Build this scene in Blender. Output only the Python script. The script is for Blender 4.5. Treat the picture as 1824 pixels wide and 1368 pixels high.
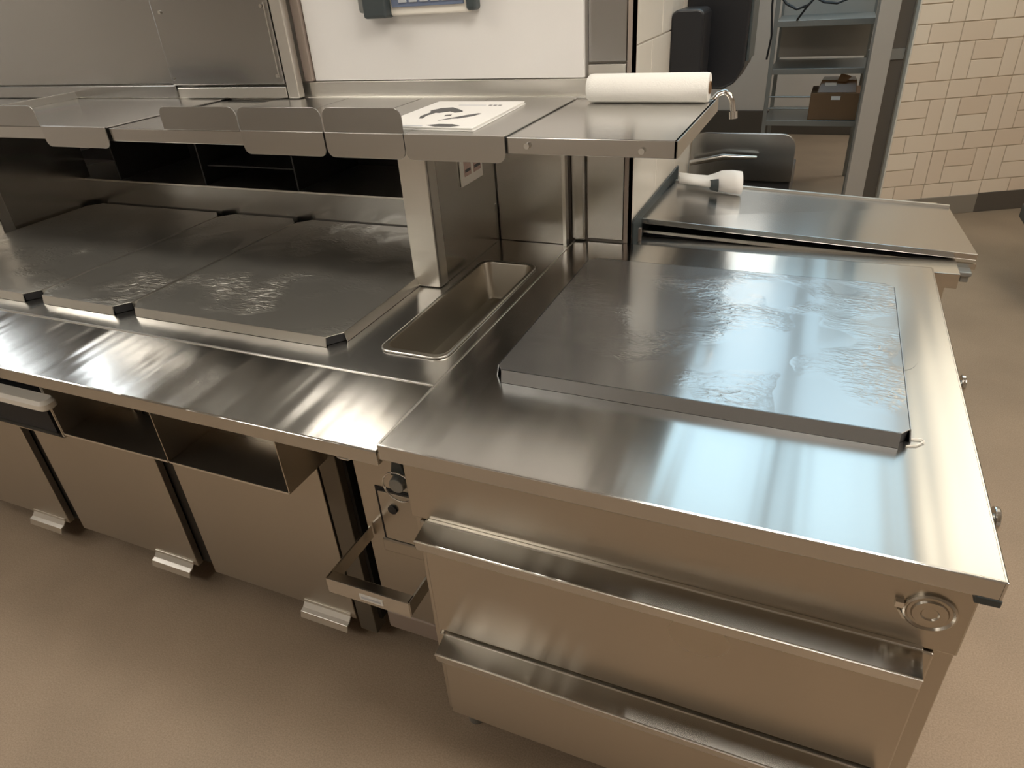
import bpy, bmesh, math, random
from mathutils import Vector, Matrix
random.seed(7)
for o in list(bpy.data.objects): bpy.data.objects.remove(o)
S = bpy.context.scene
COL = S.collection
# ------------------------------------------------------------------ camera
cam = bpy.data.cameras.new('camera'); co = bpy.data.objects.new('camera', cam); COL.objects.link(co)
Rr = ((0.9180614, 0.3914546, -0.0626619), (0.1529408, -0.4955504, -0.8550081), (-0.3657490, 0.7753664, -0.5148151))
co.matrix_world = Matrix(((Rr[0][0], -Rr[1][0], -Rr[2][0], 0.6392), (Rr[0][1], -Rr[1][1], -Rr[2][1], -0.7801),
                          (Rr[0][2], -Rr[1][2], -Rr[2][2], 1.5939), (0, 0, 0, 1)))
cam.sensor_width = 36; cam.lens = 1213.5 / 1824 * 36; cam.clip_start = 0.02
S.camera = co
# ------------------------------------------------------------------ world, exposure
w = bpy.data.worlds.new('world'); S.world = w; w.use_nodes = True
w.node_tree.nodes['Background'].inputs[0].default_value = (0.75, 0.72, 0.68, 1)
w.node_tree.nodes['Background'].inputs[1].default_value = 0.05
S.view_settings.view_transform = 'Standard'; S.view_settings.look = 'None'
S.view_settings.exposure = 0.0; S.view_settings.gamma = 1; S.view_settings.use_curve_mapping = False
ZC = 2.8            # ceiling height

# ------------------------------------------------------------------ materials
def newmat(name):
    m = bpy.data.materials.new(name); m.use_nodes = True
    nt = m.node_tree; return m, nt, nt.nodes['Principled BSDF']
def N(nt, t, **kw):
    n = nt.nodes.new(t)
    for k, v in kw.items(): setattr(n, k, v)
    return n
def plain(name, c, r=0.5, metal=0.0, bump=0.0, bs=200, spec=0.5, var=0.0, vs=6):
    m, nt, b = newmat(name)
    b.inputs['Base Color'].default_value = (*c, 1); b.inputs['Roughness'].default_value = r
    b.inputs['Metallic'].default_value = metal; b.inputs['Specular IOR Level'].default_value = spec
    tc = N(nt, 'ShaderNodeTexCoord')
    if var:
        nz = N(nt, 'ShaderNodeTexNoise'); nz.inputs['Scale'].default_value = vs; nz.inputs['Detail'].default_value = 5
        nt.links.new(tc.outputs['Object'], nz.inputs['Vector'])
        mx = N(nt, 'ShaderNodeMix', data_type='RGBA')
        mx.inputs[6].default_value = (*[x * (1 - var) for x in c], 1); mx.inputs[7].default_value = (*[min(1, x * (1 + var)) for x in c], 1)
        nt.links.new(nz.outputs['Fac'], mx.inputs[0]); nt.links.new(mx.outputs[2], b.inputs['Base Color'])
    if bump:
        nz = N(nt, 'ShaderNodeTexNoise'); nz.inputs['Scale'].default_value = bs; nz.inputs['Detail'].default_value = 4
        nt.links.new(tc.outputs['Object'], nz.inputs['Vector'])
        bp = N(nt, 'ShaderNodeBump'); bp.inputs['Strength'].default_value = bump; bp.inputs['Distance'].default_value = 0.002
        nt.links.new(nz.outputs['Fac'], bp.inputs['Height']); nt.links.new(bp.outputs[0], b.inputs['Normal'])
    return m
def steel(name, c=(0.60, 0.585, 0.55), r=0.26, metal=1, g=.03, ripple=0, aniso=0.75, tan=(1, 0, 0), wav=0.15, film=0.0, smear=0.10):
    """brushed stainless: grain along tan, low frequency dents, optional wrinkled clear film patches"""
    m, nt, b = newmat(name)
    b.inputs['Metallic'].default_value = metal; b.inputs['Base Color'].default_value = (*c, 1)
    tc = N(nt, 'ShaderNodeTexCoord'); geo = N(nt, 'ShaderNodeNewGeometry')
    mp = N(nt, 'ShaderNodeMapping'); mp.inputs['Scale'].default_value = tuple(.5 if t else 90 for t in tan)
    nt.links.new(geo.outputs['Position'], mp.inputs['Vector'])
    ng = N(nt, 'ShaderNodeTexNoise'); ng.inputs['Scale'].default_value = 6; ng.inputs['Detail'].default_value = 5
    nt.links.new(mp.outputs[0], ng.inputs['Vector'])
    n1 = N(nt, 'ShaderNodeTexNoise'); n1.inputs['Scale'].default_value = 2.6; n1.inputs['Detail'].default_value = 0.5
    nt.links.new(geo.outputs['Position'], n1.inputs['Vector'])
    # roughness: grain + smudges
    a = N(nt, 'ShaderNodeMath', operation='MULTIPLY_ADD'); nt.links.new(ng.outputs['Fac'], a.inputs[0]); a.inputs[1].default_value = g; a.inputs[2].default_value = r - g*.5 - smear * .5
    a2 = N(nt, 'ShaderNodeMath', operation='MULTIPLY_ADD'); nt.links.new(n1.outputs['Fac'], a2.inputs[0]); a2.inputs[1].default_value = smear; nt.links.new(a.outputs[0], a2.inputs[2])
    nt.links.new(a2.outputs[0], b.inputs['Roughness'])
    # base colour: faint grain
    cr = N(nt, 'ShaderNodeMix', data_type='RGBA'); cr.inputs[6].default_value = (*[x * .98 for x in c], 1); cr.inputs[7].default_value = (*[x * 1.015 for x in c], 1)
    nt.links.new(ng.outputs['Fac'], cr.inputs[0]); nt.links.new(cr.outputs[2], b.inputs['Base Color'])
    b.inputs['Anisotropic'].default_value = aniso
    tv = N(nt, 'ShaderNodeCombineXYZ')
    for i in range(3): tv.inputs[i].default_value = tan[i] + (.03, .02, .025)[i]
    cx = N(nt, 'ShaderNodeVectorMath', operation='CROSS_PRODUCT'); nt.links.new(geo.outputs['True Normal'], cx.inputs[0]); nt.links.new(tv.outputs[0], cx.inputs[1])
    nv = N(nt, 'ShaderNodeVectorMath', operation='NORMALIZE'); nt.links.new(cx.outputs[0], nv.inputs[0]); nt.links.new(nv.outputs[0], b.inputs['Tangent'])
    last = None
    if wav:
        bp = N(nt, 'ShaderNodeBump'); bp.inputs['Strength'].default_value = wav; bp.inputs['Distance'].default_value = 0.02
        nt.links.new(n1.outputs['Fac'], bp.inputs['Height']); last = bp
    if ripple:
        mp3 = N(nt, 'ShaderNodeMapping'); mp3.inputs['Scale'].default_value = (8, .2, .2)
        nt.links.new(geo.outputs['Position'], mp3.inputs['Vector'])
        n4 = N(nt, 'ShaderNodeTexNoise'); n4.inputs['Scale'].default_value = 1; n4.inputs['Detail'].default_value = 2
        nt.links.new(mp3.outputs[0], n4.inputs['Vector'])
        b4 = N(nt, 'ShaderNodeBump'); b4.inputs['Strength'].default_value = ripple; b4.inputs['Distance'].default_value = 0.01
        nt.links.new(n4.outputs['Fac'], b4.inputs['Height'])
        if last: nt.links.new(last.outputs[0], b4.inputs['Normal'])
        last = b4
    if film:
        mp2 = N(nt, 'ShaderNodeMapping'); mp2.inputs['Scale'].default_value = (1.0, 2.2, 1)
        nt.links.new(geo.outputs['Position'], mp2.inputs['Vector'])
        n2 = N(nt, 'ShaderNodeTexNoise'); n2.inputs['Scale'].default_value = 34; n2.inputs['Detail'].default_value = 5; n2.inputs['Distortion'].default_value = 1.2
        nt.links.new(mp2.outputs[0], n2.inputs['Vector'])
        n3 = N(nt, 'ShaderNodeTexNoise'); n3.inputs['Scale'].default_value = 5.5; n3.inputs['Detail'].default_value = 2
        nt.links.new(geo.outputs['Position'], n3.inputs['Vector'])
        rp = N(nt, 'ShaderNodeValToRGB'); rp.color_ramp.elements[0].position = .48; rp.color_ramp.elements[1].position = .66
        nt.links.new(n3.outputs['Fac'], rp.inputs[0])
        mu = N(nt, 'ShaderNodeMath', operation='MULTIPLY'); nt.links.new(rp.outputs[0], mu.inputs[0]); nt.links.new(n2.outputs['Fac'], mu.inputs[1])
        b2 = N(nt, 'ShaderNodeBump'); b2.inputs['Strength'].default_value = film; b2.inputs['Distance'].default_value = 0.006
        nt.links.new(mu.outputs[0], b2.inputs['Height'])
        if last: nt.links.new(last.outputs[0], b2.inputs['Normal'])
        last = b2
        b.inputs['Coat Weight'].default_value = 0.5; b.inputs['Coat Roughness'].default_value = 0.06
        nt.links.new(b2.outputs[0], b.inputs['Coat Normal'])
    if last: nt.links.new(last.outputs[0], b.inputs['Normal'])
    return m
def emit(name, c, s):
    m, nt, b = newmat(name); b.inputs['Base Color'].default_value = (*c, 1)
    b.inputs['Emission Color'].default_value = (*c, 1); b.inputs['Emission Strength'].default_value = s
    return m

M = {}
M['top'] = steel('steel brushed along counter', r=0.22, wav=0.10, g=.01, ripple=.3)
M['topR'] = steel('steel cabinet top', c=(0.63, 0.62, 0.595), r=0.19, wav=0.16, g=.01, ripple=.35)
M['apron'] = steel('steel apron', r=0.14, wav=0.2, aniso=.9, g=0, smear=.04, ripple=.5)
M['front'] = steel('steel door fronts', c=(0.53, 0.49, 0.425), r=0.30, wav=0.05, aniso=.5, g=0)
M['upright'] = steel('steel upright', c=(0.60, 0.58, 0.54), r=0.24, tan=(0, 0, 1), wav=0.08, g=.01)
M['panel'] = steel('steel wall panel', c=(0.46, 0.455, 0.445), r=0.22, tan=(1, 0, 0), wav=0.12, aniso=.3)
M['shelf'] = steel('steel shelf', c=(0.60, 0.585, 0.56), r=0.2, wav=0.04, aniso=.5)
M['lid'] = steel('steel shelf lid', c=(0.56, 0.545, 0.52), r=0.24, wav=0.03, aniso=.4)
M['film'] = steel('steel tray in clear film', c=(0.47, 0.455, 0.41), r=0.30, metal=.84, wav=0.22, film=1.0, aniso=.4)
M['filmR'] = steel('steel tray in clear film cool', c=(0.50, 0.50, 0.495), r=0.22, wav=0.10, film=0.3, aniso=.7, metal=.9)
M['edge'] = steel('steel folded edge', c=(0.78, 0.76, 0.71), r=0.3, wav=0, aniso=.3, g=0)  # pale steel, also puts bright edge highlights into colour
M['pan'] = steel('steel pan', c=(0.40, 0.37, 0.31), r=0.38, wav=0, aniso=0)
M['chrome'] = plain('chrome', (0.8, 0.79, 0.76), 0.12, 1)
M['dark'] = plain('shaded cavity metal', (0.045, 0.043, 0.04), 0.45, 0.6)
M['black'] = plain('black plastic', (0.012, 0.013, 0.016), 0.35)
M['blackgap'] = plain('black gaps and shade', (0.01, 0.01, 0.012), 0.6)  # black for gaps; shade under trays and lid put into colour
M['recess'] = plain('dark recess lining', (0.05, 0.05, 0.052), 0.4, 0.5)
M['white'] = plain('white panel', (0.80, 0.785, 0.76), 0.35, var=.02)
M['paper'] = plain('paper', (0.82, 0.81, 0.78), 0.8, var=.02)
M['towel'] = plain('towel paper', (0.84, 0.83, 0.78), 0.9, bump=.5, bs=300)
M['card'] = plain('cardboard', (0.19, 0.11, 0.055), 0.8, var=.2, vs=3)
M['tape'] = plain('packing tape', (0.22, 0.125, 0.065), 0.2, var=.2)
M['ink'] = plain('printed ink', (0.10, 0.10, 0.10), 0.7)
M['plasticwhite'] = plain('white plastic', (0.82, 0.78, 0.70), 0.35)
M['greyplastic'] = plain('dark grey plastic', (0.05, 0.063, 0.067), 0.4)
M['blue'] = plain('blue grey screen', (0.16, 0.20, 0.30), 0.3)
M['key'] = plain('key grey', (0.50, 0.52, 0.56), 0.5)
M['plaster'] = plain('painted wall', (0.66, 0.62, 0.57), 0.7, var=.03)
M['ceil'] = plain('ceiling tile', (0.62, 0.59, 0.54), 0.8, var=.05, vs=2)
M['base'] = plain('dark skirting', (0.10, 0.085, 0.07), 0.5)
M['basegrey'] = plain('grey skirting', (0.26, 0.23, 0.19), 0.4)
M['rack'] = plain('rack steel', (0.30, 0.31, 0.30), 0.4, 0.7)
M['rackpanel'] = plain('rack back panel', (0.46, 0.43, 0.39), 0.5, 0.2, var=.05)
M['endtile'] = plain('white end tile', (0.72, 0.68, 0.60), 0.3)
M['grout'] = plain('grout', (0.58, 0.48, 0.36), 0.9)
M['postdark'] = plain('dark post steel', (0.16, 0.14, 0.11), 0.4, 0.6)
M['skirtR'] = steel('steel tray skirt cool', c=(0.44, 0.45, 0.46), r=0.3, wav=0.05, aniso=.3, g=0)
M['sticker'] = plain('sticker face', (0.55, 0.40, 0.34), 0.6, var=.2, vs=80)
M['corner'] = plain('corner guard', (0.34, 0.28, 0.24), 0.45, 0.3)
# floor
m, nt, b = newmat('speckled resin floor'); M['floor'] = m
tc = N(nt, 'ShaderNodeNewGeometry')
n1 = N(nt, 'ShaderNodeTexNoise'); n1.inputs['Scale'].default_value = 260; n1.inputs['Detail'].default_value = 3
n2 = N(nt, 'ShaderNodeTexNoise'); n2.inputs['Scale'].default_value = 3.0; n2.inputs['Detail'].default_value = 5
nt.links.new(tc.outputs['Position'], n1.inputs['Vector']); nt.links.new(tc.outputs['Position'], n2.inputs['Vector'])
r1 = N(nt, 'ShaderNodeValToRGB'); r1.color_ramp.elements[0].color = (0.30, 0.225, 0.155, 1); r1.color_ramp.elements[1].color = (0.39, 0.30, 0.215, 1)
r1.color_ramp.elements[0].position = .35; r1.color_ramp.elements[1].position = .65
mx = N(nt, 'ShaderNodeMix', data_type='RGBA', blend_type='MULTIPLY'); mx.inputs[0].default_value = .5
r2 = N(nt, 'ShaderNodeValToRGB'); r2.color_ramp.elements[0].color = (0.72, 0.72, 0.72, 1); r2.color_ramp.elements[0].position = .3; r2.color_ramp.elements[1].position = .6
nt.links.new(n1.outputs['Fac'], r1.inputs[0]); nt.links.new(n2.outputs['Fac'], r2.inputs[0])
nt.links.new(r1.outputs[0], mx.inputs[6]); nt.links.new(r2.outputs[0], mx.inputs[7]); nt.links.new(mx.outputs[2], b.inputs['Base Color'])
b.inputs['Roughness'].default_value = .5
# wall tile with per-tile tone
m, nt, b = newmat('cream wall tile'); M['tile'] = m
g = N(nt, 'ShaderNodeNewGeometry'); r = N(nt, 'ShaderNodeValToRGB')
r.color_ramp.elements[0].color = (0.78, 0.64, 0.50, 1); r.color_ramp.elements[1].color = (0.86, 0.74, 0.60, 1)
nt.links.new(g.outputs['Random Per Island'], r.inputs[0]); nt.links.new(r.outputs[0], b.inputs['Base Color']); b.inputs['Roughness'].default_value = .28

# ------------------------------------------------------------------ mesh helpers
class MB:
    def __init__(s): s.bm = bmesh.new()
    def box(s, x0, x1, y0, y1, z0, z1):
        v = [s.bm.verts.new(p) for p in ((x0,y0,z0),(x1,y0,z0),(x1,y1,z0),(x0,y1,z0),(x0,y0,z1),(x1,y0,z1),(x1,y1,z1),(x0,y1,z1))]
        for f in ((3,2,1,0),(4,5,6,7),(0,1,5,4),(1,2,6,5),(2,3,7,6),(3,0,4,7)): s.bm.faces.new([v[i] for i in f])
        return s
    def hexa(s, p):   # 8 points, same order as box
        v = [s.bm.verts.new(q) for q in p]
        for f in ((3,2,1,0),(4,5,6,7),(0,1,5,4),(1,2,6,5),(2,3,7,6),(3,0,4,7)): s.bm.faces.new([v[i] for i in f])
        return s
    def prism(s, poly, d):   # closed polygon of 3D points extruded by vector d
        d = Vector(d); a = [s.bm.verts.new(p) for p in poly]; c = [s.bm.verts.new(Vector(p) + d) for p in poly]
        n = len(a); s.bm.faces.new(a[::-1]); s.bm.faces.new(c)
        for i in range(n): s.bm.faces.new([a[i], a[(i+1) % n], c[(i+1) % n], c[i]])
        return s
    def loft(s, rings, cap0=True, cap1=True, closed=True):
        R = [[s.bm.verts.new(p) for p in r] for r in rings]
        n = len(R[0])
        for a, c in zip(R, R[1:]):
            for i in range(n if closed else n - 1): s.bm.faces.new([a[i], a[(i+1) % n], c[(i+1) % n], c[i]])
        if cap0: s.bm.faces.new(R[0][::-1])
        if cap1: s.bm.faces.new(R[-1])
        return s
    def tube(s, pts, r, n=10):
        pts = [Vector(p) for p in pts]; rings = []
        up = None
        for i, p in enumerate(pts):
            t = (pts[min(i+1, len(pts)-1)] - pts[max(i-1, 0)]).normalized()
            if up is None:
                up = Vector((0,0,1)) if abs(t.z) < .9 else Vector((1,0,0))
            a = t.cross(up).normalized(); bb = a.cross(t).normalized(); up = bb
            rr = r[i] if isinstance(r, (list, tuple)) else r
            rings.append([p + rr * (math.cos(k*2*math.pi/n) * a + math.sin(k*2*math.pi/n) * bb) for k in range(n)])
        return s.loft(rings)
    def cyl(s, a, c, r, r2=None, n=24):
        return s.tube([a, c], [r, r if r2 is None else r2], n)
    def build(s, name, mat, parent=None, bevel=0, smooth=False, seg=2):
        bmesh.ops.recalc_face_normals(s.bm, faces=s.bm.faces[:])
        off = Vector(parent['_o']) if parent is not None and '_o' in parent else Vector((0,0,0))
        if parent is None or '_o' in parent:
            if parent is None:
                vs = [v.co for v in s.bm.verts]
                off = Vector(((min(v.x for v in vs)+max(v.x for v in vs))/2, (min(v.y for v in vs)+max(v.y for v in vs))/2, min(v.z for v in vs)))
            bmesh.ops.translate(s.bm, vec=-off, verts=s.bm.verts[:])
        me = bpy.data.meshes.new(name); s.bm.to_mesh(me); s.bm.free()
        me.materials.append(mat)
        o = bpy.data.objects.new(name, me); COL.objects.link(o)
        if parent is not None: o.parent = parent; o['_o'] = parent['_o'] if '_o' in parent else (0,0,0)
        else: o.location = off; o['_o'] = tuple(off)
        if smooth:
            for p in me.polygons: p.use_smooth = True
            me.set_sharp_from_angle(angle=math.radians(40))
        if bevel:
            md = o.modifiers.new('bevel', 'BEVEL'); md.width = bevel; md.segments = seg; md.limit_method = 'ANGLE'; md.angle_limit = math.radians(35)
        return o
def thing(name, label, cat, loc, group=None):
    o = bpy.data.objects.new(name, None); COL.objects.link(o); o.location = loc; o.empty_display_size = .05
    o['_o'] = tuple(loc); o['label'] = label; o['category'] = cat
    if group: o['group'] = group
    return o
def tag(o, label, cat, group=None):
    o['label'] = label; o['category'] = cat
    if group: o['group'] = group
    return o
def struct(o): o['kind'] = 'structure'; return o
def rrect(x0, x1, y0, y1, z, r, n=5):
    P = []
    for cx, cy, a0 in ((x1-r,y1-r,0),(x0+r,y1-r,90),(x0+r,y0+r,180),(x1-r,y0+r,270)):
        for k in range(n+1):
            a = math.radians(a0 + 90*k/n); P.append((cx + r*math.cos(a), cy + r*math.sin(a), z))
    return P
def plate_with_hole(outer, inner, z0, z1):
    """flat plate (lists of xy) with one hole"""
    mb = MB(); bm = mb.bm
    def ring(pts, z):
        v = [bm.verts.new((p[0], p[1], z)) for p in pts]; e = [bm.edges.new((v[i], v[(i+1) % len(v)])) for i in range(len(v))]; return v, e
    L = []
    for z in (z1, z0):
        vo, eo = ring(outer, z); vi, ei = ring(inner, z)
        bmesh.ops.triangle_fill(bm, use_beauty=True, use_dissolve=False, edges=eo+ei)
        L.append((vo, vi))
    for q in (0, 1):
        a, c = L[0][q], L[1][q]
        for i in range(len(a)): bm.faces.new([a[i], a[(i+1) % len(a)], c[(i+1) % len(a)], c[i]])
    return mb
def rplate_xz(x0, x1, z0, z1, y0, y1, r, corners='tb', n=5):
    """upright plate in the xz plane with rounded top and/or bottom corners"""
    P = []
    def arc(cx, cz, a0):
        for k in range(n+1):
            a = math.radians(a0 + 90*k/n); P.append((cx + r*math.cos(a), y0, cz + r*math.sin(a)))
    if 't' in corners: arc(x1-r, z1-r, 0); arc(x0+r, z1-r, 90)
    else: P.append((x1, y0, z1)); P.append((x0, y0, z1))
    if 'b' in corners: arc(x0+r, z0+r, 180); arc(x1-r, z0+r, 270)
    else: P.append((x0, y0, z0)); P.append((x1, y0, z0))
    return MB().prism(P, (0, y1-y0, 0))

# ================================================================== SETTING
struct(MB().box(-5, 5, -4, 7.3, -.05, 0).build('floor', M['floor']))
struct(MB().box(-5, 5, -4, 7.3, ZC, ZC+.05).build('ceiling', M['ceil']))
struct(MB().box(-5.1, -5, -4, 7.3, 0, ZC).build('wall_left', M['plaster']))
struct(MB().box(-5, 5, -4.1, -4, 0, ZC).build('wall_front', M['plaster']))
struct(MB().box(-5, 5, 7.1, 7.3, 0, ZC).build('wall_far', M['plaster']))
struct(MB().box(5, 5.1, -4, 7.3, 0, ZC).build('wall_right', M['plaster']))
struct(MB().box(-1.5, 1.6, 7.07, 7.1, 0, .225).build('baseboard_far', M['base'], bevel=.004))
# the wall mass behind the counter (a pass-through stays open above the counter)
XW = .16
wb = MB().box(-5, -.205, 1.07, 1.45, 1.30, ZC).box(-5, -.205, 1.08, 1.45, 0, 1.0).box(-5, -.205, 1.40, 1.45, 1.0, 1.30)
wb.box(-.205, XW, 1.10, 1.98, 0, ZC)
struct(wb.build('wall_back', M['plaster']))
# tiles on the wall end face
mb = MB()
for i in range(10):
    z = .02 + i*.28
    for j in range(3):
        y0 = 1.105 + j*.30 - (.0 if i % 2 else .12)
        a, c = max(y0, 1.103), min(y0+.296, 1.978)
        if c > a: mb.box(XW, XW+.006, a, c, z, z+.276)
    mb.box(XW, XW+.006, max(1.105, 1.105 + 3*.30 - (.0 if i % 2 else .12)), 1.978, z, z+.276)
struct(mb.build('wall_side', M['endtile'], bevel=.0015))
struct(MB().box(XW-.012, XW+.008, 1.088, 1.10, .9, ZC).box(XW+.0, XW+.008, 1.088, 1.104, .9, ZC).build('trim_1', M['corner']))
# tiled wall on the right, turned 27 degrees
A27 = math.radians(27); T = Vector((math.cos(A27), math.sin(A27), 0)); NN = Vector((math.sin(A27), -math.cos(A27), 0)); O27 = Vector((1.53, 4.61, 0))
def wbox(mb, s0, s1, d0, d1, z0, z1):
    P = []
    for z in (z0, z1):
        for s, d in ((s0,d1),(s1,d1),(s1,d0),(s0,d0)):
            q = O27 + T*s + NN*d; P.append((q.x, q.y, z))
    return mb.hexa(P)
struct(wbox(MB(), -.555, 3.7, -.15, 0, 0, ZC).build('wall_tiled', M['grout']))
mb = MB(); gz = .0028; UH = .1072; LT = .198
def tl(a, c, z0, z1):
    a = max(a, -.551)
    if c - a > .02 and z0 < ZC-.02: wbox(mb, a+gz, c-gz, 0, .006, z0+gz, min(z1, ZC)-gz)
for k in range(9):
    zb = .110 + 3*UH*k
    for i in range(-1, 21): tl(-.460+LT*i, -.460+LT*(i+1), zb, zb+UH)          # one course of stretchers
    for i in range(0, 21):                                                       # then a double course: two lying, two standing
        x = -.557 + LT*i
        if i % 2 == 0: tl(x, x+LT, zb+UH, zb+2*UH); tl(x, x+LT, zb+2*UH, zb+3*UH)
        else: tl(x, x+LT/2, zb+UH, zb+3*UH); tl(x+LT/2, x+LT, zb+UH, zb+3*UH)
struct(mb.build('wall_tiles', M['tile'], bevel=.002))
struct(wbox(MB(), -.55, .13, 0, .012, 0, .125).build('baseboard_right', M['basegrey'], bevel=.003))
struct(wbox(MB(), .13, 3.6, 0, .012, 0, .13).build('baseboard_tiled', M['base'], bevel=.003))
struct(wbox(MB(), -.80, -.675, -.02, .01, 0, ZC).build('trim_2', M['rackpanel'], bevel=.003))
d1 = wbox(MB(), -.672, -.565, -.05, -.03, 0, ZC).build('door_1', M['base'], bevel=.003); struct(d1)
hg = wbox(MB(), -.665, -.575, -.03, -.022, 1.0, 1.06); hg.build('hinge', M['rack'], d1)
struct(wbox(MB(), -.561, -.552, -.02, .012, .0, ZC).build('trim_3', M['endtile']))

# ================================================================== CEILING LIGHTS
LW = emit('warm lamp diffuser', (1.0, .93, .76), 2.3)
LC = emit('cool lamp diffuser', (.58, .84, 1.0), 1.8)
LS = emit('bright lamp diffuser', (1.0, .95, .86), 5.0)
LK = emit('kitchen lamp diffuser', (1.0, .94, .85), 12.3)
def lamp(x0, x1, y0, y1, mat, label, group):
    t = thing('ceiling_light', label, 'ceiling light', ((x0+x1)/2, (y0+y1)/2, ZC-.05), group)
    f = .02
    MB().box(x0-f, x1+f, y0-f, y0, ZC-.05, ZC-.001).box(x0-f, x1+f, y1, y1+f, ZC-.05, ZC-.001).box(x0-f, x0, y0, y1, ZC-.05, ZC-.001).box(x1, x1+f, y0, y1, ZC-.05, ZC-.001).build('frame', M['ceil'], t)
    MB().box(x0, x1, y0, y1, ZC-.04, ZC-.002).build('diffuser', mat, t)
    return t
lamp(.02, .62, 1.7, 5.25, LC, 'long cool white ceiling light above the drawer cabinet, left of two', 'cool ceiling lights')
lamp(.71, 1.30, 1.7, 5.8, LC, 'long cool white ceiling light above the drawer cabinet, right of two', 'cool ceiling lights')
lamp(1.45, 2.4, 1.7, 4.4, LW, 'wide warm white ceiling light nearest the tiled wall', 'warm ceiling lights')
lamp(-.05, .40, 5.35, 6.2, LS, 'small square ceiling light over the far floor', 'warm ceiling lights')
lamp(-1.75, -.95, 2.2, 3.1, LW, 'warm ceiling light behind the counter wall', 'warm ceiling lights')
lamp(-1.20, -.55, -2.3, -1.7, LK, 'warm ceiling light over the floor behind the viewer', 'kitchen ceiling lights')
lamp(-2.9, -2.1, -2.3, -1.7, LK, 'added warm fill light behind the viewer on the far left', 'kitchen ceiling lights')  # fill lamp added to lift the floor in front of the counter
lamp(-2.0, -1.1, .1, .5, LK, 'warm ceiling light straight above the left trays', 'kitchen ceiling lights')
lamp(.2, 1.2, -.2, .4, LK, 'warm ceiling light straight above the drawer cabinet', 'kitchen ceiling lights')
lamp(-4.2, -3.4, -1.0, -.4, LK, 'warm ceiling light at the left end of the counter', 'kitchen ceiling lights')
lamp(1.7, 2.6, 6.0, 6.7, LK, 'added warm fill light out of view behind the tiled wall', 'kitchen ceiling lights')  # unseen fill lamp added to brighten the far floor
lamp(1.9, 3.2, -.4, .9, emit('peach fill diffuser', (1.0, .87, .75), 11), 'added peach fill light over the open floor beside the drawer cabinet', 'kitchen ceiling lights')  # added to brighten and warm the floor on the right

for x0, x1, lab in ((-3.30, -3.22, 'added vertical strip light out of view above the counter, farther left of two'), (-2.58, -2.50, 'added vertical strip light out of view above the counter, nearer the wall cabinet')):
    t = thing('added_strip_light', lab, 'added light', ((x0+x1)/2, 1.02, 1.43), 'added strip lights on the wall')  # strips added out of view to make white streaks on the apron
    MB().box(x0-.01, x1+.01, 1.0, 1.036, 1.43, 2.4).build('housing', M['ceil'], t)
    MB().box(x0, x1, .985, 1.0, 1.45, 2.38).build('diffuser', emit('added strip diffuser', (.85, .93, 1.0), 7), t)

# ================================================================== PREP STATION (left)
XL = -3.4
st = thing('prep_station', 'long stainless prep station with overshelf, sloped front apron and trash doors', 'prep counter', (-1.6, .5, 0))
hole = [(p[0], p[1]) for p in rrect(-.192, -.036, .316, .859, 0, .03)]
plate_with_hole([(XL, .215), (-.002, .215), (-.002, 1.06), (XL, 1.06)], hole, .885, .90).build('countertop', M['top'], st)
# folded front edge: pale bead painting the crease highlight, then the sloped apron and its hem
MB().box(XL, -.002, .210, .216, .888, .9025).build('crease_highlight', M['edge'], st, bevel=.001)
prof = [(.212, .9005), (.0, .889), (-.003, .887), (-.003, .857), (.012, .855), (.012, .861), (.004, .863), (.004, .880), (.212, .892)]
MB().prism([(XL, y, z) for y, z in prof], (-.003-XL, 0, 0)).build('apron', M['apron'], st, bevel=.0012)
# body
MB().box(XL, -.004, .30, 1.05, .10, .785).build('carcass', M['dark'], st)  # near black: shade between and below the doors put into colour
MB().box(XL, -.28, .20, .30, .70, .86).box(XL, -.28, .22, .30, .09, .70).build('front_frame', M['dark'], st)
dw = .516
for k in range(4):
    x1 = -.350 - k*.585; x0 = x1 - dw
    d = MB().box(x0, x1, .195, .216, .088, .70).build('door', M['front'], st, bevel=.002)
    # bent pull tab at the lower right corner
    tp = [(.195, .104), (.193, .092), (.182, .080), (.172, .077), (.166, .060), (.163, .060), (.169, .080), (.181, .084), (.191, .096), (.192, .104)]
    MB().prism([(x1-.175, y, z) for y, z in tp], (.160, 0, 0)).build('pull_tab', M['edge'], d, bevel=.001)
    if k == 0: xl = x0
MB().box(-.345, -.290, .198, .24, .05, .86).build('post', M['postdark'], st, bevel=.002)
# right hand panel with access cover
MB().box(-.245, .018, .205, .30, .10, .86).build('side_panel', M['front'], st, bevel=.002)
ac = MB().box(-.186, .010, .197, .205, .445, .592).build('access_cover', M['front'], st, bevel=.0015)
MB().cyl((-.150, .1965, .546), (-.150, .192, .546), .012).build('hole_shade', M['black'], ac)  # black disc painting the dark inside of an open hole
MB().box(-.196, .012, .2035, .2052, .437, .600).build('cover_gap', M['blackgap'], st)
MB().box(-.200, .010, .195, .205, .400, .440).build('panel_seam', M['front'], st, bevel=.004)
MB().box(-.24, -.03, .2, .23, .10, .16).build('toe_bracket', M['corner'], st, bevel=.003)
# strap frame (can holder)
fr = MB().box(-.232, -.018, .022, .045, .462, .468).box(-.232, -.018, .020, .0235, .425, .468)
fr.box(-.234, -.228, .022, .20, .430, .468).box(-.022, -.016, .022, .20, .430, .468)
hf = fr.build('strap_frame', M['upright'], st, bevel=.001)
lb = MB().box(-.145, -.085, .0185, .0200, .436, .452).build('label_plate', M['paper'], hf)
MB().box(-.140, -.090, .0180, .0186, .441, .447).build('label_text', M['key'], lb)
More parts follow.
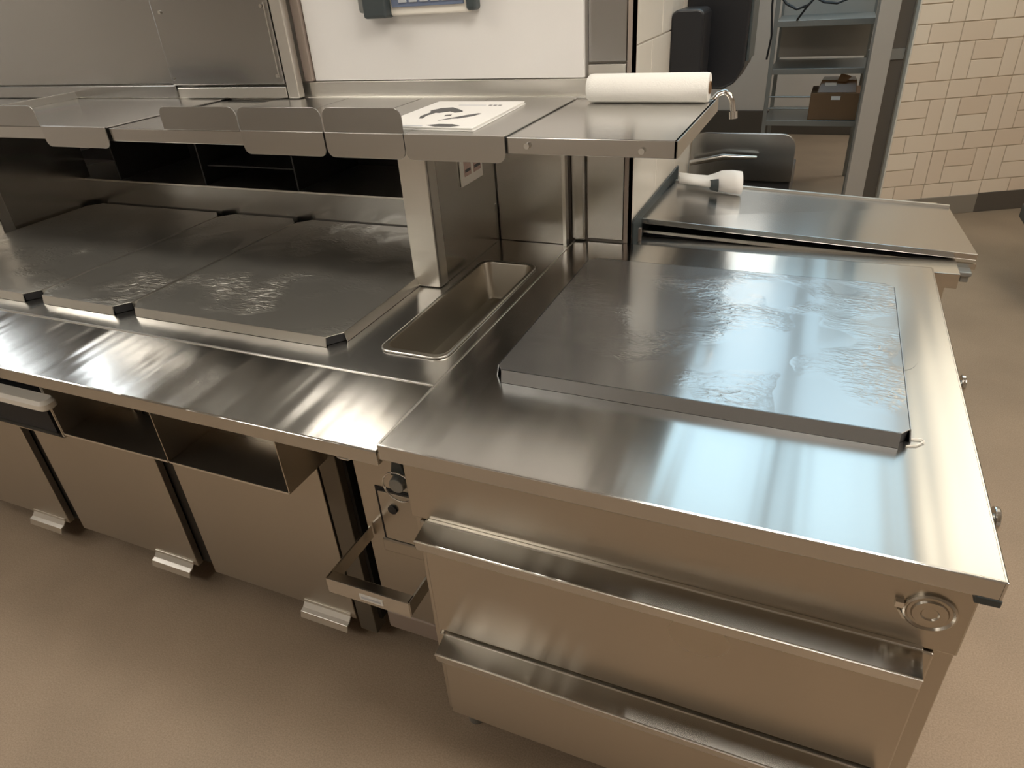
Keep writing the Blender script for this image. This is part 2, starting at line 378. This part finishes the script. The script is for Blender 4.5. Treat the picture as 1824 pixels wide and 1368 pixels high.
# gas knob with ring, hook below the apron
kb = MB().cyl((-.098, .204, .660), (-.098, .155, .660), .024, .018).build('knob', M['rack'], st, bevel=.002)
ring = []
for a in range(0, 361, 15):
    ring.append((-.098 + .040*math.cos(math.radians(a)), .165, .650 + .040*math.sin(math.radians(a))))
MB().tube(ring, .0022, 8).build('ring', M['chrome'], kb, smooth=True)
MB().prism([(-.118, .17, .675), (-.078, .17, .675), (-.088, .17, .72), (-.108, .17, .72)], (0, .03, 0)).build('knob_guard', M['greyplastic'], kb, bevel=.002)
hk = [(-.125, .02, .858), (-.120, .018, .846), (-.105, .016, .838), (-.085, .016, .838), (-.070, .018, .846), (-.066, .018, .852)]
MB().tube(hk, .0025, 8).build('hook', M['chrome'], st, smooth=True)
# cubby shelf under the apron
mb = MB(); yf, yb = .06, .195; zb, zt = .660, .852
for x in (-.3095, -.6665): mb.box(x-.0015, x+.0015, yf, yb, zb, zt)
mb.box(-1.034, -.308, yf, yb, zb-.003, zb); mb.box(-1.034, -1.031, yf, yb, zb, zt)
cb = mb.build('cubby', M['front'], st)
MB().box(-2.6, -1.036, yf-.004, yb, .645, .648).box(-1.042, -1.036, yf, yb, .648, .85).box(-1.9, -1.897, yf, yb, .648, .85).build('cubby', M['front'], st)
MB().box(-1.03, -.67, yf-.001, yf+.001, zb-.004, zb+.001).box(-.664, -.31, yf-.001, yf+.001, zb-.004, zb+.001).build('cubby_edge', M['edge'], st)
# uprights
for sx in (-.222, -1.98):
    MB().box(sx-.078, sx, .655, .664, .902, 1.27).box(sx-.006, sx, .655, .70, .902, 1.27).build('front_post', M['edge'], st, bevel=.003)
    MB().box(sx-.010, sx-.004, .664, 1.05, .902, 1.27).build('side_screen', M['upright'], st)
MB().box(-.222, -.02, 1.045, 1.055, .902, 1.27).build('back_screen', M['upright'], st)
MB().box(-.018, -.008, 1.035, 1.06, .90, 1.27).build('screen_edge', M['edge'], st)
# ledge at the back and pass-through cubbies
MB().box(XL, -.224, 1.028, 1.036, .90, 1.012).build('backsplash', M['panel'], st)
MB().prism([(XL, 1.024, 1.011), (XL, 1.024, 1.017), (XL, 1.39, 1.017), (XL, 1.39, 1.011)], (-.226-XL, 0, 0)).build('ledge', M['edge'], st)
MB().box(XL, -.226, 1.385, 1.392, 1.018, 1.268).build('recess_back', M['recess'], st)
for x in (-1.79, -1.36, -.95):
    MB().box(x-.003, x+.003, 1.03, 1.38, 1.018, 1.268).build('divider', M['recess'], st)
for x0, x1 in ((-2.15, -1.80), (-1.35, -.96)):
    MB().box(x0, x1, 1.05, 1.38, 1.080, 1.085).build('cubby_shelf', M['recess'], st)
# sticker with two red and white pictograms
sk = MB().box(-.2245, -.2215, .825, .955, 1.118, 1.19).build('safety_sticker', M['plasticwhite'], st)
for a, c in ((.845, .885), (.900, .945)):
    MB().box(-.2220, -.2205, a, c, 1.140, 1.185).build('pictogram', M['sticker'], sk)
    MB().box(-.2218, -.2203, a+.004, c-.004, 1.150, 1.158).build('pictogram_mark', M['ink'], sk)
# overshelf
sh = MB().box(XL, .385, .572, 1.06, 1.290, 1.3035)
sh.box(XL, .385, .570, .576, 1.270, 1.3035).box(.379, .385, .57, 1.07, 1.270, 1.3035).box(XL, .385, .576, .59, 1.270, 1.273)
ov = sh.build('overshelf', M['shelf'], st, bevel=.0012)
MB().box(XL, .10, 1.052, 1.060, 1.3035, 1.350).box(XL, .37, 1.035, 1.052, 1.3035, 1.309).build('shelf_upstand', M['edge'], st, bevel=.0015)
MB().box(.385, .3865, .572, 1.06, 1.271, 1.3030).build('lit_end_lip', M['edge'], ov)  # paler skin, light reflected by the shelf end put into colour
MB().cyl((.078, .571, 1.288), (.078, .562, 1.288), .006).build('bolt', M['chrome'], ov)
MB().cyl((.318, .571, 1.284), (.318, .562, 1.284), .006).build('bolt', M['chrome'], ov)
MB().tube([(.375, 1.03, 1.300), (.385, 1.05, 1.312), (.40, 1.06, 1.316), (.412, 1.06, 1.308), (.420, 1.06, 1.292), (.424, 1.06, 1.270)], .0065, 10).cyl((.424, 1.06, 1.272), (.426, 1.06, 1.255), .010).build('bent_hook', M['chrome'], ov, smooth=True)

# ------------------------------------------------------------------ lids lying on the overshelf
def lid(x0, x1, up, down, label, y1=1.03, rim=False, updims=None, downdims=None, z=1.3045):
    t = thing('shelf_lid', label, 'lid', ((x0+x1)/2, .8, z), 'lids on the overshelf')
    MB().box(x0, x1, .5665, y1, z, z+.003).build('plate', M['lid'], t, bevel=.0008)
    if up:
        a, c = updims or (x0, x1); rplate_xz(a, c, z+.001, 1.361, .563, .566, .02, 't').build('raised_flange', M['panel'], t, bevel=.0006)
    if down:
        a, c = downdims or (x0, x1); rplate_xz(a, c, 1.252, z+.003, .560, .564, .018, 'b').build('hanging_flange', M['lid'], t, bevel=.0006)
    if rim:
        MB().box(x0, x0+.006, .60, y1, z+.003, z+.026).box(x0, x1, y1-.004, y1, z+.003, z+.026).build('rim', M['edge'], t, bevel=.001)
    return t
lid(-2.5, -1.872, True, False, 'steel lid with a raised brownish flange at the far left end of the overshelf', updims=(-1.9, -1.42))
lid(-1.86, -1.153, False, True, 'shallow rimmed steel lid with hanging flange, left of the twin raised flanges', rim=True, downdims=(-1.412, -1.155))
lid(-.935, -.682, True, False, 'steel lid with only a raised flange, left of the tallest flanged lid')
lid(-.677, -.430, True, True, 'middle steel lid with flange both above and below the shelf edge')
lid(-.425, -.214, True, True, 'steel lid with flanges above and below, touching the printed manual')
lid(-.212, .030, False, True, 'steel lid under the manual with a wide hanging flange', downdims=(-.212, .030))

# ------------------------------------------------------------------ manual
mn = thing('printed_manual', 'white stapled paper manual with grey machine drawings on the overshelf', 'booklet', (-.19, .77, 1.3078))
def sheet(mb, c, z, t):
    return mb.prism([(x, y, z) for x, y in c], (0, 0, t))
cor = [(-.315, .612), (-.062, .600), (-.077, .937), (-.322, .933)]
for k, (dx, dy) in enumerate(((.004, -.004), (-.002, .002), (.0, .0))):
    sheet(MB(), [(x+dx, y+dy) for x, y in cor], 1.3079+k*.0022, .0018).build('page', M['paper'], mn)
zt = 1.3079 + 2*.0022 + .0018
def blot(pts, nm='drawing'): MB().prism([(x, y, zt) for x, y in pts], (0, 0, .0003)).build(nm, M['ink'], mn)
blot([(-.275, .80), (-.262, .835), (-.235, .845), (-.205, .82), (-.185, .80), (-.178, .785), (-.195, .775), (-.215, .79), (-.235, .77), (-.262, .775)])
blot([(-.262, .775), (-.245, .775), (-.250, .735), (-.242, .700), (-.252, .700), (-.264, .73)])
blot([(-.205, .745), (-.190, .752), (-.185, .735), (-.200, .730)])
blot([(-.178, .70), (-.150, .745), (-.128, .770), (-.118, .765), (-.126, .735), (-.150, .705)])
blot([(-.19, .68), (-.178, .70), (-.165, .70), (-.185, .68)])
blot([(-.19, .625), (-.165, .640), (-.13, .640), (-.105, .625), (-.12, .610), (-.16, .610)])
MB().box(-.30, -.195, .612, .620, zt, zt+.0003).build('drawing', M['key'], mn)
for i, x in enumerate((-.150, -.137, -.124)): MB().box(x, x+.009, .872, .882, zt, zt+.0003).build('title_text', M['ink'], mn)
MB().box(-.235, -.158, .875, .881, zt, zt+.0003).build('title_text', M['key'], mn)

# ------------------------------------------------------------------ paper towel roll
rl = thing('paper_towel_roll', 'white paper towel roll lying on the right end of the overshelf', 'paper towel roll', (.225, .975, 1.304))
cy, cz, R0 = .985, 1.304+.033, .033
mb = MB()
def circ(x, r, cy=cy, cz=cz, n=40): return [(x, cy + r*math.cos(2*math.pi*k/n), cz + r*math.sin(2*math.pi*k/n)) for k in range(n)]
mb.loft([circ(.088, .014), circ(.080, .016), circ(.079, .028), circ(.083, .0315), circ(.092, R0), circ(.365, R0), circ(.3735, .0315), circ(.3745, .028), circ(.374, .0155), circ(.3735, .014), circ(.088, .014)], cap0=False, cap1=False)
mb.build('paper_roll', M['towel'], rl, smooth=True)
MB().loft([circ(.085, .0138), circ(.377, .0138), circ(.377, .0120), circ(.085, .0120), circ(.085, .0138)], cap0=False, cap1=False).build('cardboard_core', M['card'], rl, smooth=True)

# ------------------------------------------------------------------ steam pan
pn = thing('steam_pan', 'long narrow stainless food pan sunk into the counter left of the seam', 'food pan', (-.114, .587, .80))
mb = MB(); ri = []
for x0, x1, y0, y1, z, r in ((-.196,-.031,.309,.865,.9015,.030), (-.196,-.031,.309,.865,.9035,.030), (-.194,-.033,.311,.863,.9040,.028), (-.188,-.038,.324,.856,.9035,.026), (-.186,-.041,.326,.854,.900,.024),
                            (-.176,-.052,.334,.840,.812,.022), (-.172,-.056,.338,.836,.803,.020), (-.164,-.064,.346,.828,.800,.018)):
    ri.append(rrect(x0, x1, y0, y1, z, r, 6))
mb.loft(ri, cap0=False, cap1=True)
o = mb.build('bowl', M['pan'], pn, smooth=True); md = o.modifiers.new('s', 'SOLIDIFY'); md.thickness = .0012; md.offset = -1
mb = MB(); mb.loft([rrect(-.1985,-.0285,.3065,.8675,.9012,.031,6), rrect(-.1980,-.0290,.3070,.8670,.9042,.031,6), rrect(-.1965,-.0305,.3085,.8655,.9050,.029,6), rrect(-.1950,-.0320,.3100,.8640,.9045,.028,6)], False, False)
mb.build('rolled_rim', M['edge'], pn, smooth=True)

# ------------------------------------------------------------------ inverted sheet trays
def tray(x0, x1, y0, y1, z0, h, mat, label, n=.028, full=(1,1,1,1), skm=None):
    skm = skm or M['edge']
    """upturned tray: skin with cut corners, four folded skirts, black blocks painting the shade in the open corners"""
    t = thing('sheet_tray', label, 'tray', ((x0+x1)/2, (y0+y1)/2, z0), 'upturned sheet trays on the counters')
    z1 = z0 + h
    top = [(x0+n*.8, y0), (x1-n*.8, y0), (x1, y0+n), (x1, y1-n), (x1-n, y1), (x0+n, y1), (x0, y1-n), (x0, y0+n)]
    MB().prism([(x, y, z1-.002) for x, y in top], (0, 0, .002)).build('tray_base', mat, t, bevel=.0015)
    e = .005
    for q in ((x0+n*.8, x1-n*.8, y0, -1), (x0+n, x1-n, y1, 1)):
        a, c, y, s = q
        MB().hexa([(a, y+s*e, z0), (c, y+s*e, z0), (c, y+s*(e-.002), z0), (a, y+s*(e-.002), z0), (a, y, z1), (c, y, z1), (c, y-s*.002, z1), (a, y-s*.002, z1)]).build('skirt', skm, t)
    for x, s in ((x0, -1), (x1, 1)):
        a, c = y0+n, y1-n
        MB().hexa([(x+s*e, a, z0), (x+s*e, c, z0), (x+s*(e-.002), c, z0), (x+s*(e-.002), a, z0), (x, a, z1), (x, c, z1), (x-s*.002, c, z1), (x-s*.002, a, z1)]).build('skirt', skm, t)
    m_ = .004
    for cx, cy, sx, sy in ((x0, y0, 1, 1), (x1, y0, -1, 1)):
        MB().hexa([(cx+sx*m_, cy+sy*(n+.004), z0), (cx+sx*(n+.004)*.8, cy+sy*m_, z0), (cx+sx*(n+.03), cy+sy*.02, z0), (cx+sx*.02, cy+sy*(n+.03), z0),
                 (cx+sx*m_*.6, cy+sy*(n+.002), z1-.0025), (cx+sx*(n+.002)*.8, cy+sy*m_*.6, z1-.0025), (cx+sx*(n+.03), cy+sy*.02, z1-.0025), (cx+sx*.02, cy+sy*(n+.03), z1-.0025)]).build('corner_shade', M['blackgap'], t)
    return t
tray(-.945, -.292, .292, 1.018, .901, .023, M['film'], 'largest upturned sheet tray, wet looking film on top, beside the front post', n=.034)
tray(-1.285, -.955, .280, 1.016, .901, .023, M['film'], 'narrow upturned sheet tray between the two black corner gaps', n=.036)
tray(-1.96, -1.297, .272, 1.016, .901, .023, M['film'], 'upturned sheet tray cut off by the left edge of the photo', n=.036)
tb = tray(.112, .838, .262, .885, .905, .026, M['filmR'], 'upturned sheet tray with bubbled film on the drawer cabinet top', n=.018, skm=M['skirtR'])

# ================================================================== DRAWER CABINET (right)
dc = thing('drawer_cabinet', 'stainless drawer cabinet with broad flat top at the end of the prep station', 'cabinet', (.467, .54, 0))
MB().box(.002, .935, .0, 1.085, .898, .9045).box(.002, .935, -.002, .003, .872, .9045).box(.931, .937, -.002, 1.085, .872, .9045).box(.002, .935, 1.08, 1.086, .872, .9045).box(.002, .006, 0, 1.085, .872, .905).build('countertop', M['topR'], dc, bevel=.0018)
MB().box(.0025, .0065, .004, 1.08, .9046, .9062).build('seam_highlight', M['edge'], dc, bevel=.0005)  # paler strip, the bright line along the seam put into colour
MB().box(.908, .938, -.003, .03, .860, .873).build('corner_bracket', M['greyplastic'], dc, bevel=.002)
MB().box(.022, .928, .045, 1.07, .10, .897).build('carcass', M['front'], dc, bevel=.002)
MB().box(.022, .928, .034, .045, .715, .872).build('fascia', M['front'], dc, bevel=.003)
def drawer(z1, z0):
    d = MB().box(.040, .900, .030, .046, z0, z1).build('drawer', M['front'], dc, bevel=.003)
    pr = [(.036, z1+.004), (.030, z1+.006), (-.015, z1-.004), (-.018, z1-.007), (-.014, z1-.030), (-.0115, z1-.030), (-.0155, z1-.008), (.030, z1-.001), (.036, z1-.002)]
    MB().prism([(.055, y, z) for y, z in pr], (.829, 0, 0)).build('pull', M['apron'], d, bevel=.001)
    MB().box(.055, .884, -.0190, -.0165, z1-.0068, z1-.0043).build('pull_highlight', M['edge'], d, bevel=.0006)  # crease highlight of the pull painted as a paler bead
    MB().box(.060, .884, .026, .034, z1+.004, z1+.0085).build('top_edge', M['edge'], d, bevel=.001)
drawer(.712, .405); drawer(.390, .112)
for x in (.06, .88):
    for y in (.10, 1.0): MB().cyl((x, y, 0), (x, y, .10), .02, .026).build('foot', M['rack'], dc)
# round embossed badge with concentric rings and a small hook
bd = MB()
bx, bz, by = .877, .790, .034
def ringy(r, y): return [(bx + r*math.cos(2*math.pi*k/36), y, bz + r*math.sin(2*math.pi*k/36)) for k in range(36)]
bd.loft([ringy(.034, by), ringy(.034, by-.004), ringy(.031, by-.006), ringy(.028, by-.003), ringy(.024, by-.003), ringy(.022, by-.006), ringy(.012, by-.006), ringy(.010, by-.004), ringy(.002, by-.004)], False, True)
bd = bd.build('round_badge', M['front'], dc, smooth=True)
MB().box(bx-.045, bx-.034, by-.008, by, bz+.002, bz+.012).hexa([(bx-.040, by-.004, bz-.006), (bx-.036, by-.004, bz-.006), (bx-.036, by, bz-.006), (bx-.040, by, bz-.006), (bx-.030, by-.004, bz-.022), (bx-.026, by-.004, bz-.022), (bx-.026, by, bz-.022), (bx-.030, by, bz-.022)]).build('catch', M['edge'], dc)
for y, z in ((.58, .872), (.18, .872)):
    k = MB().cyl((.928, y, z-.012), (.952, y, z-.012), .009).build('side_knob', M['rack'], dc)
    MB().cyl((.952, y, z-.012), (.960, y, z-.012), .020).build('knob_disc', M['chrome'], k, bevel=.002)
# curl of protective film under the tray corner
fc = MB().tube([(.835, .266, .9060), (.850, .272, .9068), (.862, .286, .9075), (.858, .292, .9072), (.842, .288, .9062)], .0012, 6).build('film_curl', M['plasticwhite']); tag(fc, 'thin clear film curl sticking out under the right front tray corner', 'film scrap')
fd = MB().prism([(.842 + .032*math.cos(a*math.pi/12), .60 + .075*math.sin(a*math.pi/12), .9046) for a in range(-6, 7)], (0, 0, .0004)).build('film_patch', M['topR']); tag(fd, 'half round film patch beside the right edge of the tray', 'film scrap')

# ================================================================== SECOND TABLE BEHIND
t2 = thing('work_table', 'low stainless work table with tilted lid behind the drawer cabinet', 'work table', (.57, 1.42, 0))
MB().box(.155, .985, 1.155, 1.70, .10, .872).build('body', M['upright'], t2, bevel=.003)
MB().box(.150, 1.0, 1.135, 1.72, .872, .886).box(.178, 1.0, 1.094, 1.205, .850, .889).build('frame_rail', M['upright'], t2, bevel=.0015)
MB().box(.180, .98, 1.21, 1.66, .8865, .888).build('under_lid_shade', M['blackgap'], t2)  # black sheet standing in for shade under the raised lid
MB().box(.985, 1.035, 1.15, 1.19, .862, .874).box(1.012, 1.032, 1.155, 1.185, .845, .865).build('latch', M['rack'], t2, bevel=.003)
MB().box(.172, .182, 1.16, 1.17, .886, .925).build('lid_prop', M['corner'], t2)
L = [(.163, 1.195, .932), (1.045, 1.195, .893), (1.020, 1.62, .888), (.182, 1.665, .917)]
h = .014
MB().hexa([(x, y, z-.002) for x, y, z in L] + [(x, y, z+h) for x, y, z in L]).build('lid', M['shelf'], t2, bevel=.0015)
MB().hexa([(.165, 1.185, .906), (1.045, 1.185, .870), (1.045, 1.195, .870), (.165, 1.195, .906), (.165, 1.185, .914), (1.045, 1.185, .884), (1.045, 1.195, .884), (.165, 1.195, .914)]).build('lid_lower_rail', M['upright'], t2)
MB().hexa([(.182, 1.655, .930), (1.020, 1.610, .901), (1.020, 1.622, .901), (.182, 1.667, .930), (.182, 1.655, .938), (1.020, 1.610, .909), (1.020, 1.622, .909), (.182, 1.667, .938)]).build('hinge_bar', M['edge'], t2)
MB().prism([(.1685, 1.102, .87), (.1685, 1.102, .958), (.1685, 1.115, .968), (.1685, 1.74, .968), (.1685, 1.74, .87)], (.006, 0, 0)).build('side_splash', M['greyplastic'], t2, bevel=.001)
MB().box(.16, .172, 1.735, 1.745, .1, .9).build('rear_rail', M['rack'], t2)
for x in (.19, .95):
    for y in (1.19, 1.66): MB().cyl((x, y, 0), (x, y, .10), .022).build('leg', M['rack'], t2)
for z in (.80, .785): MB().cyl((.985, 1.30, z), (.995, 1.30, z), .008).build('side_bolt', M['chrome'], t2)

# curled white paper on the lid: flattened fold at the left, open loop at the right
pc = thing('rolled_paper', 'curled white paper sheet lying on the tilted table lid', 'paper', (.30, 1.58, .94))
def pring(c, d, a, b_, pinch, zlift=0, n=40):
    """cross section across direction d: figure between a round loop and a pinched double fold"""
    d = Vector(d).normalized(); out = []
    for k in range(n):
        th = 2*math.pi*k/n
        u = a*math.cos(th); v = b_*math.sin(th)*(1 - pinch*math.exp(-(u/(a*.55))**2))
        q = Vector(c) + d*u + Vector((0, 0, v)); out.append(tuple(q))
    return out
d = (-.25, 1, 0)
cs = [((.203, 1.60, .9620), .040, .018, .6), ((.26, 1.59, .9600), .040, .018, .6), ((.305, 1.580, .959), .040, .020, .5), ((.330, 1.572, .963), .041, .027, .15), ((.350, 1.565, .966), .042, .033, 0), ((.385, 1.555, .968), .042, .036, 0), ((.414, 1.548, .967), .039, .036, 0)]
rings = [pring(c, d, a, b_, p) for c, a, b_, p in cs]
mb = MB(); mb.loft(rings, False, False); o = mb.build('paper_curl', M['paper'], pc, smooth=True)
md = o.modifiers.new('s', 'SOLIDIFY'); md.thickness = .0015
MB().loft([pring((.318, 1.535, .960), (-.25, 1, 0), .016, .016, 0, n=20), pring((.345, 1.525, .962), (-.25, 1, 0), .018, .021, 0, n=20)], False, False).build('inner_roll', M['greyplastic'], pc, smooth=True)

# ================================================================== THINGS BEHIND AND ABOVE
# upper left stainless cabinets
up = thing('wall_cabinet', 'stainless wall cabinet above the shelf with rivets, left of the white board', 'cabinet', (-1.12, 1.04, 1.345))
MB().box(-1.345, -.888, 1.000, 1.066, 1.351, 2.5).build('door_panel', M['panel'], up, bevel=.003)
MB().box(-.886, -.845, 1.005, 1.034, 1.310, 2.5).build('side_trim', M['edge'], up, bevel=.003)
MB().box(-.845, -.815, 1.045, 1.066, 1.352, 2.5).build('corner_trim', M['corner'], up, bevel=.002)
MB().box(-1.335, -.890, 1.005, 1.034, 1.312, 1.343).build('foot_rail', M['edge'], up, bevel=.002)
for x, z in ((-1.31, 1.56), (-1.335, 1.37), (-.91, 1.56), (-.905, 1.375)):
    MB().cyl((x, 1.0, z), (x, .995, z), .005).build('rivet', M['chrome'], up)
MB().box(-.902, -.899, .998, 1.0, 1.37, 1.57).build('weld_line', M['edge'], up)
lp = thing('splash_panel', 'large plain stainless sheet panel at the upper left', 'wall panel', (-2.1, 1.05, 1.35))
MB().box(-3.2, -1.36, 1.040, 1.066, 1.350, 2.5).build('sheet', M['panel'], lp, bevel=.002)
MB().box(-2.42, -2.36, 1.030, 1.040, 1.350, 2.5).build('joint_strip', M['edge'], lp, bevel=.002)
MB().box(-3.2, -1.36, 1.02, 1.034, 1.310, 1.348).build('bottom_rail', M['panel'], lp, bevel=.002)
wbz = MB().box(-.812, .043, 1.056, 1.069, 1.352, 2.5).build('white_board', M['white'], bevel=.0015); tag(wbz, 'plain white wall board above the middle of the overshelf', 'wall board')
# stainless cladding right of the white board
sp = thing('column_cladding', 'stainless cladding of the wall end behind the paper towel roll', 'wall panel', (.09, 1.09, .9))
MB().box(.045, .146, 1.085, 1.099, 1.385, 2.5).build('upper_sheet', M['panel'], sp, bevel=.002)
MB().box(.045, .146, 1.083, 1.099, 1.31, 1.38).build('middle_sheet', M['edge'], sp, bevel=.002)
MB().box(.040, .146, 1.087, 1.099, .91, 1.265).build('lower_sheet', M['upright'], sp, bevel=.002)
MB().box(-.006, .036, 1.072, 1.099, .908, 1.265).build('corner_channel', M['upright'], sp, bevel=.006)
# wall mounted device at the top edge of the photo
dv = thing('label_printer', 'grey and white wall device with dark end caps on the white board', 'wall device', (-.43, 1.03, 1.51))
MB().box(-.500, -.262, 1.035, 1.057, 1.516, 1.60).build('housing', M['plasticwhite'], dv, bevel=.004)
MB().box(-.492, -.275, 1.030, 1.036, 1.536, 1.60).build('screen', M['blue'], dv, bevel=.001)
for i in range(6): MB().box(-.468+i*.033, -.443+i*.033, 1.027, 1.031, 1.546, 1.60).build('key', M['key'], dv, bevel=.001)
MB().box(-.575, -.500, 1.010, 1.057, 1.512, 1.64).build('end_cap', M['greyplastic'], dv, bevel=.008, seg=3)
MB().box(-.598, -.573, 1.025, 1.057, 1.526, 1.64).build('end_cap', M['rack'], dv, bevel=.008, seg=3)
MB().box(-.264, -.236, 1.020, 1.057, 1.520, 1.64).build('end_cap', M['greyplastic'], dv, bevel=.008, seg=3)
# black dispensers on the tiled wall end
d1 = rplate_xz(XW+.007, .262, 1.22, 1.472, 1.52, 1.66, .02, 'tb').build('soap_dispenser', M['black'], bevel=.006); tag(d1, 'smaller black dispenser, left of the two on the tiled wall end', 'dispenser', 'black dispensers on the wall end')
d2 = thing('towel_dispenser', 'large black towel dispenser with slanted lower corner, right of the two', 'dispenser', (.27, 1.85, 1.21), 'black dispensers on the wall end')
MB().prism([(XW+.007, 1.76, 1.218), (.30, 1.76, 1.218), (.335, 1.76, 1.235), (.362, 1.76, 1.285), (.366, 1.76, 1.62), (XW+.007, 1.76, 1.62)], (0, .2, 0)).build('body', M['black'], d2, bevel=.008, seg=3)
MB().box(.362, .372, 1.78, 1.94, 1.30, 1.60).build('window', M['greyplastic'], d2, bevel=.003)
# low cabinet with rounded guard
gp = thing('guard_cabinet', 'grey metal cabinet with a rounded top guard behind the work table', 'cabinet', (.33, 2.1, 0))
MB().box(.175, .545, 2.0, 2.35, .05, .86).build('body', M['recess'], gp, bevel=.004)
rplate_xz(.172, .548, .86, 1.032, 1.985, 2.0, .05, 't').build('guard', M['panel'], gp, bevel=.002)
MB().tube([(.18, 1.94, .93), (.30, 1.945, .955), (.42, 1.95, .955)], [.010, .012, .006], 10).build('rail', M['upright'], gp, smooth=True)
MB().box(.2, .52, 2.02, 2.3, 0, .05).build('plinth', M['base'], gp)
# storage rack
rk = thing('storage_rack', 'grey metal storage rack beside the door holding a brown carton', 'rack', (.5, 5.2, 0))
Y0, Y1 = 4.9, 5.5
for x, y in ((.205, Y0), (.835, Y0), (.205, Y1), (.835, Y1)):
    MB().box(x-.014, x+.014, y-.014, y+.014, 0, 1.75 if x < .5 else (1.0 if y == Y0 else 1.75)).build('upright', M['rack'], rk, bevel=.003)
for z, nm in ((1.19, 'shelf'), (.885, 'shelf'), (.535, 'shelf')):
    MB().box(.20, .84, Y0, Y1, z-.006, z).box(.20, .84, Y0-.006, Y0, z-.035, z+.004).box(.20, .206, Y0, Y1, z-.035, z).box(.834, .84, Y0, Y1, z-.035, z).build(nm, M['rack'], rk, bevel=.002)
MB().box(.21, .83, Y1-.02, Y1-.012, .90, 1.75).build('back_panel', M['rackpanel'], rk)
for z in (.62, .70): MB().cyl((.2, Y0, z), (.5, Y0, z), .006).build('rod', M['rack'], rk)
bxk = thing('cardboard_carton', 'open brown cardboard carton with tape on the lowest rack shelf', 'carton', (.65, 5.1, .535))
MB().box(.50, .83, 4.93, 5.28, .536, .72).build('box_body', M['card'], bxk, bevel=.006)
MB().hexa([(.54, 4.94, .72), (.80, 4.94, .72), (.80, 5.2, .72), (.54, 5.2, .72), (.56, 4.98, .80), (.79, 4.98, .80), (.78, 5.16, .80), (.57, 5.16, .80)]).build('flap_heap', M['tape'], bxk, bevel=.004)
MB().box(.585, .66, 4.962, 4.970, .745, .785).box(.64, .70, 4.926, 4.931, .675, .70).build('shipping_label', M['paper'], bxk)
MB().hexa([(.66, 4.95, .795), (.72, 4.95, .79), (.72, 4.96, .79), (.66, 4.96, .795), (.68, 4.93, .85), (.75, 4.93, .83), (.75, 4.94, .83), (.68, 4.94, .85)]).build('flap', M['card'], bxk)
cw = MB().tube([(.21, 4.88, 1.36), (.26, 4.875, 1.30), (.33, 4.87, 1.265), (.40, 4.87, 1.285), (.44, 4.87, 1.33), (.50, 4.87, 1.30), (.58, 4.87, 1.29), (.66, 4.88, 1.32), (.70, 4.88, 1.36)], .009, 8)
cw.tube([(.40, 4.87, 1.285), (.37, 4.87, 1.24), (.34, 4.88, 1.195)], .007, 8)
tag(cw.build('power_cable', M['black'], smooth=True), 'black cable looping over the upper rack shelf', 'cable')
cw = MB().tube([(.17, 4.90, 1.9), (.165, 4.90, 1.3), (.185, 4.90, 1.1), (.17, 4.90, .95)], .007, 8)
tag(cw.build('hanging_cord', M['black'], smooth=True), 'thin black cord hanging down the left rack post', 'cord')
# white plastic tray in the left cubby
tg = thing('plastic_tray', 'white plastic tray with rounded end sticking out of the left under-counter cubby', 'tray', (-1.3, .08, .70))
MB().loft([rrect(-1.60, -.998, .026, .060, .752, .015), rrect(-1.60, -.990, .020, .064, .758, .018), rrect(-1.60, -.990, .020, .064, .772, .018), rrect(-1.60, -.998, .028, .060, .780, .014)]).build('rim', M['plasticwhite'], tg, smooth=True)
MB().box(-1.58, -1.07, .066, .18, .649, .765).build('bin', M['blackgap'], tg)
# bit of equipment at the right edge
eq = thing('equipment_stand', 'dark leg of an equipment stand at the right edge of the photo', 'stand', (1.75, 3.1, 0))
MB().box(1.645, 2.1, 3.06, 3.5, .33, .40).build('frame', M['greyplastic'], eq, bevel=.004)
MB().box(1.73, 1.76, 3.05, 3.09, 0, .35).build('leg', M['greyplastic'], eq, bevel=.003)
MB().box(2.05, 2.09, 3.05, 3.09, 0, .35).build('leg', M['greyplastic'], eq, bevel=.003)

for o in bpy.data.objects:
    if '_o' in o: del o['_o']
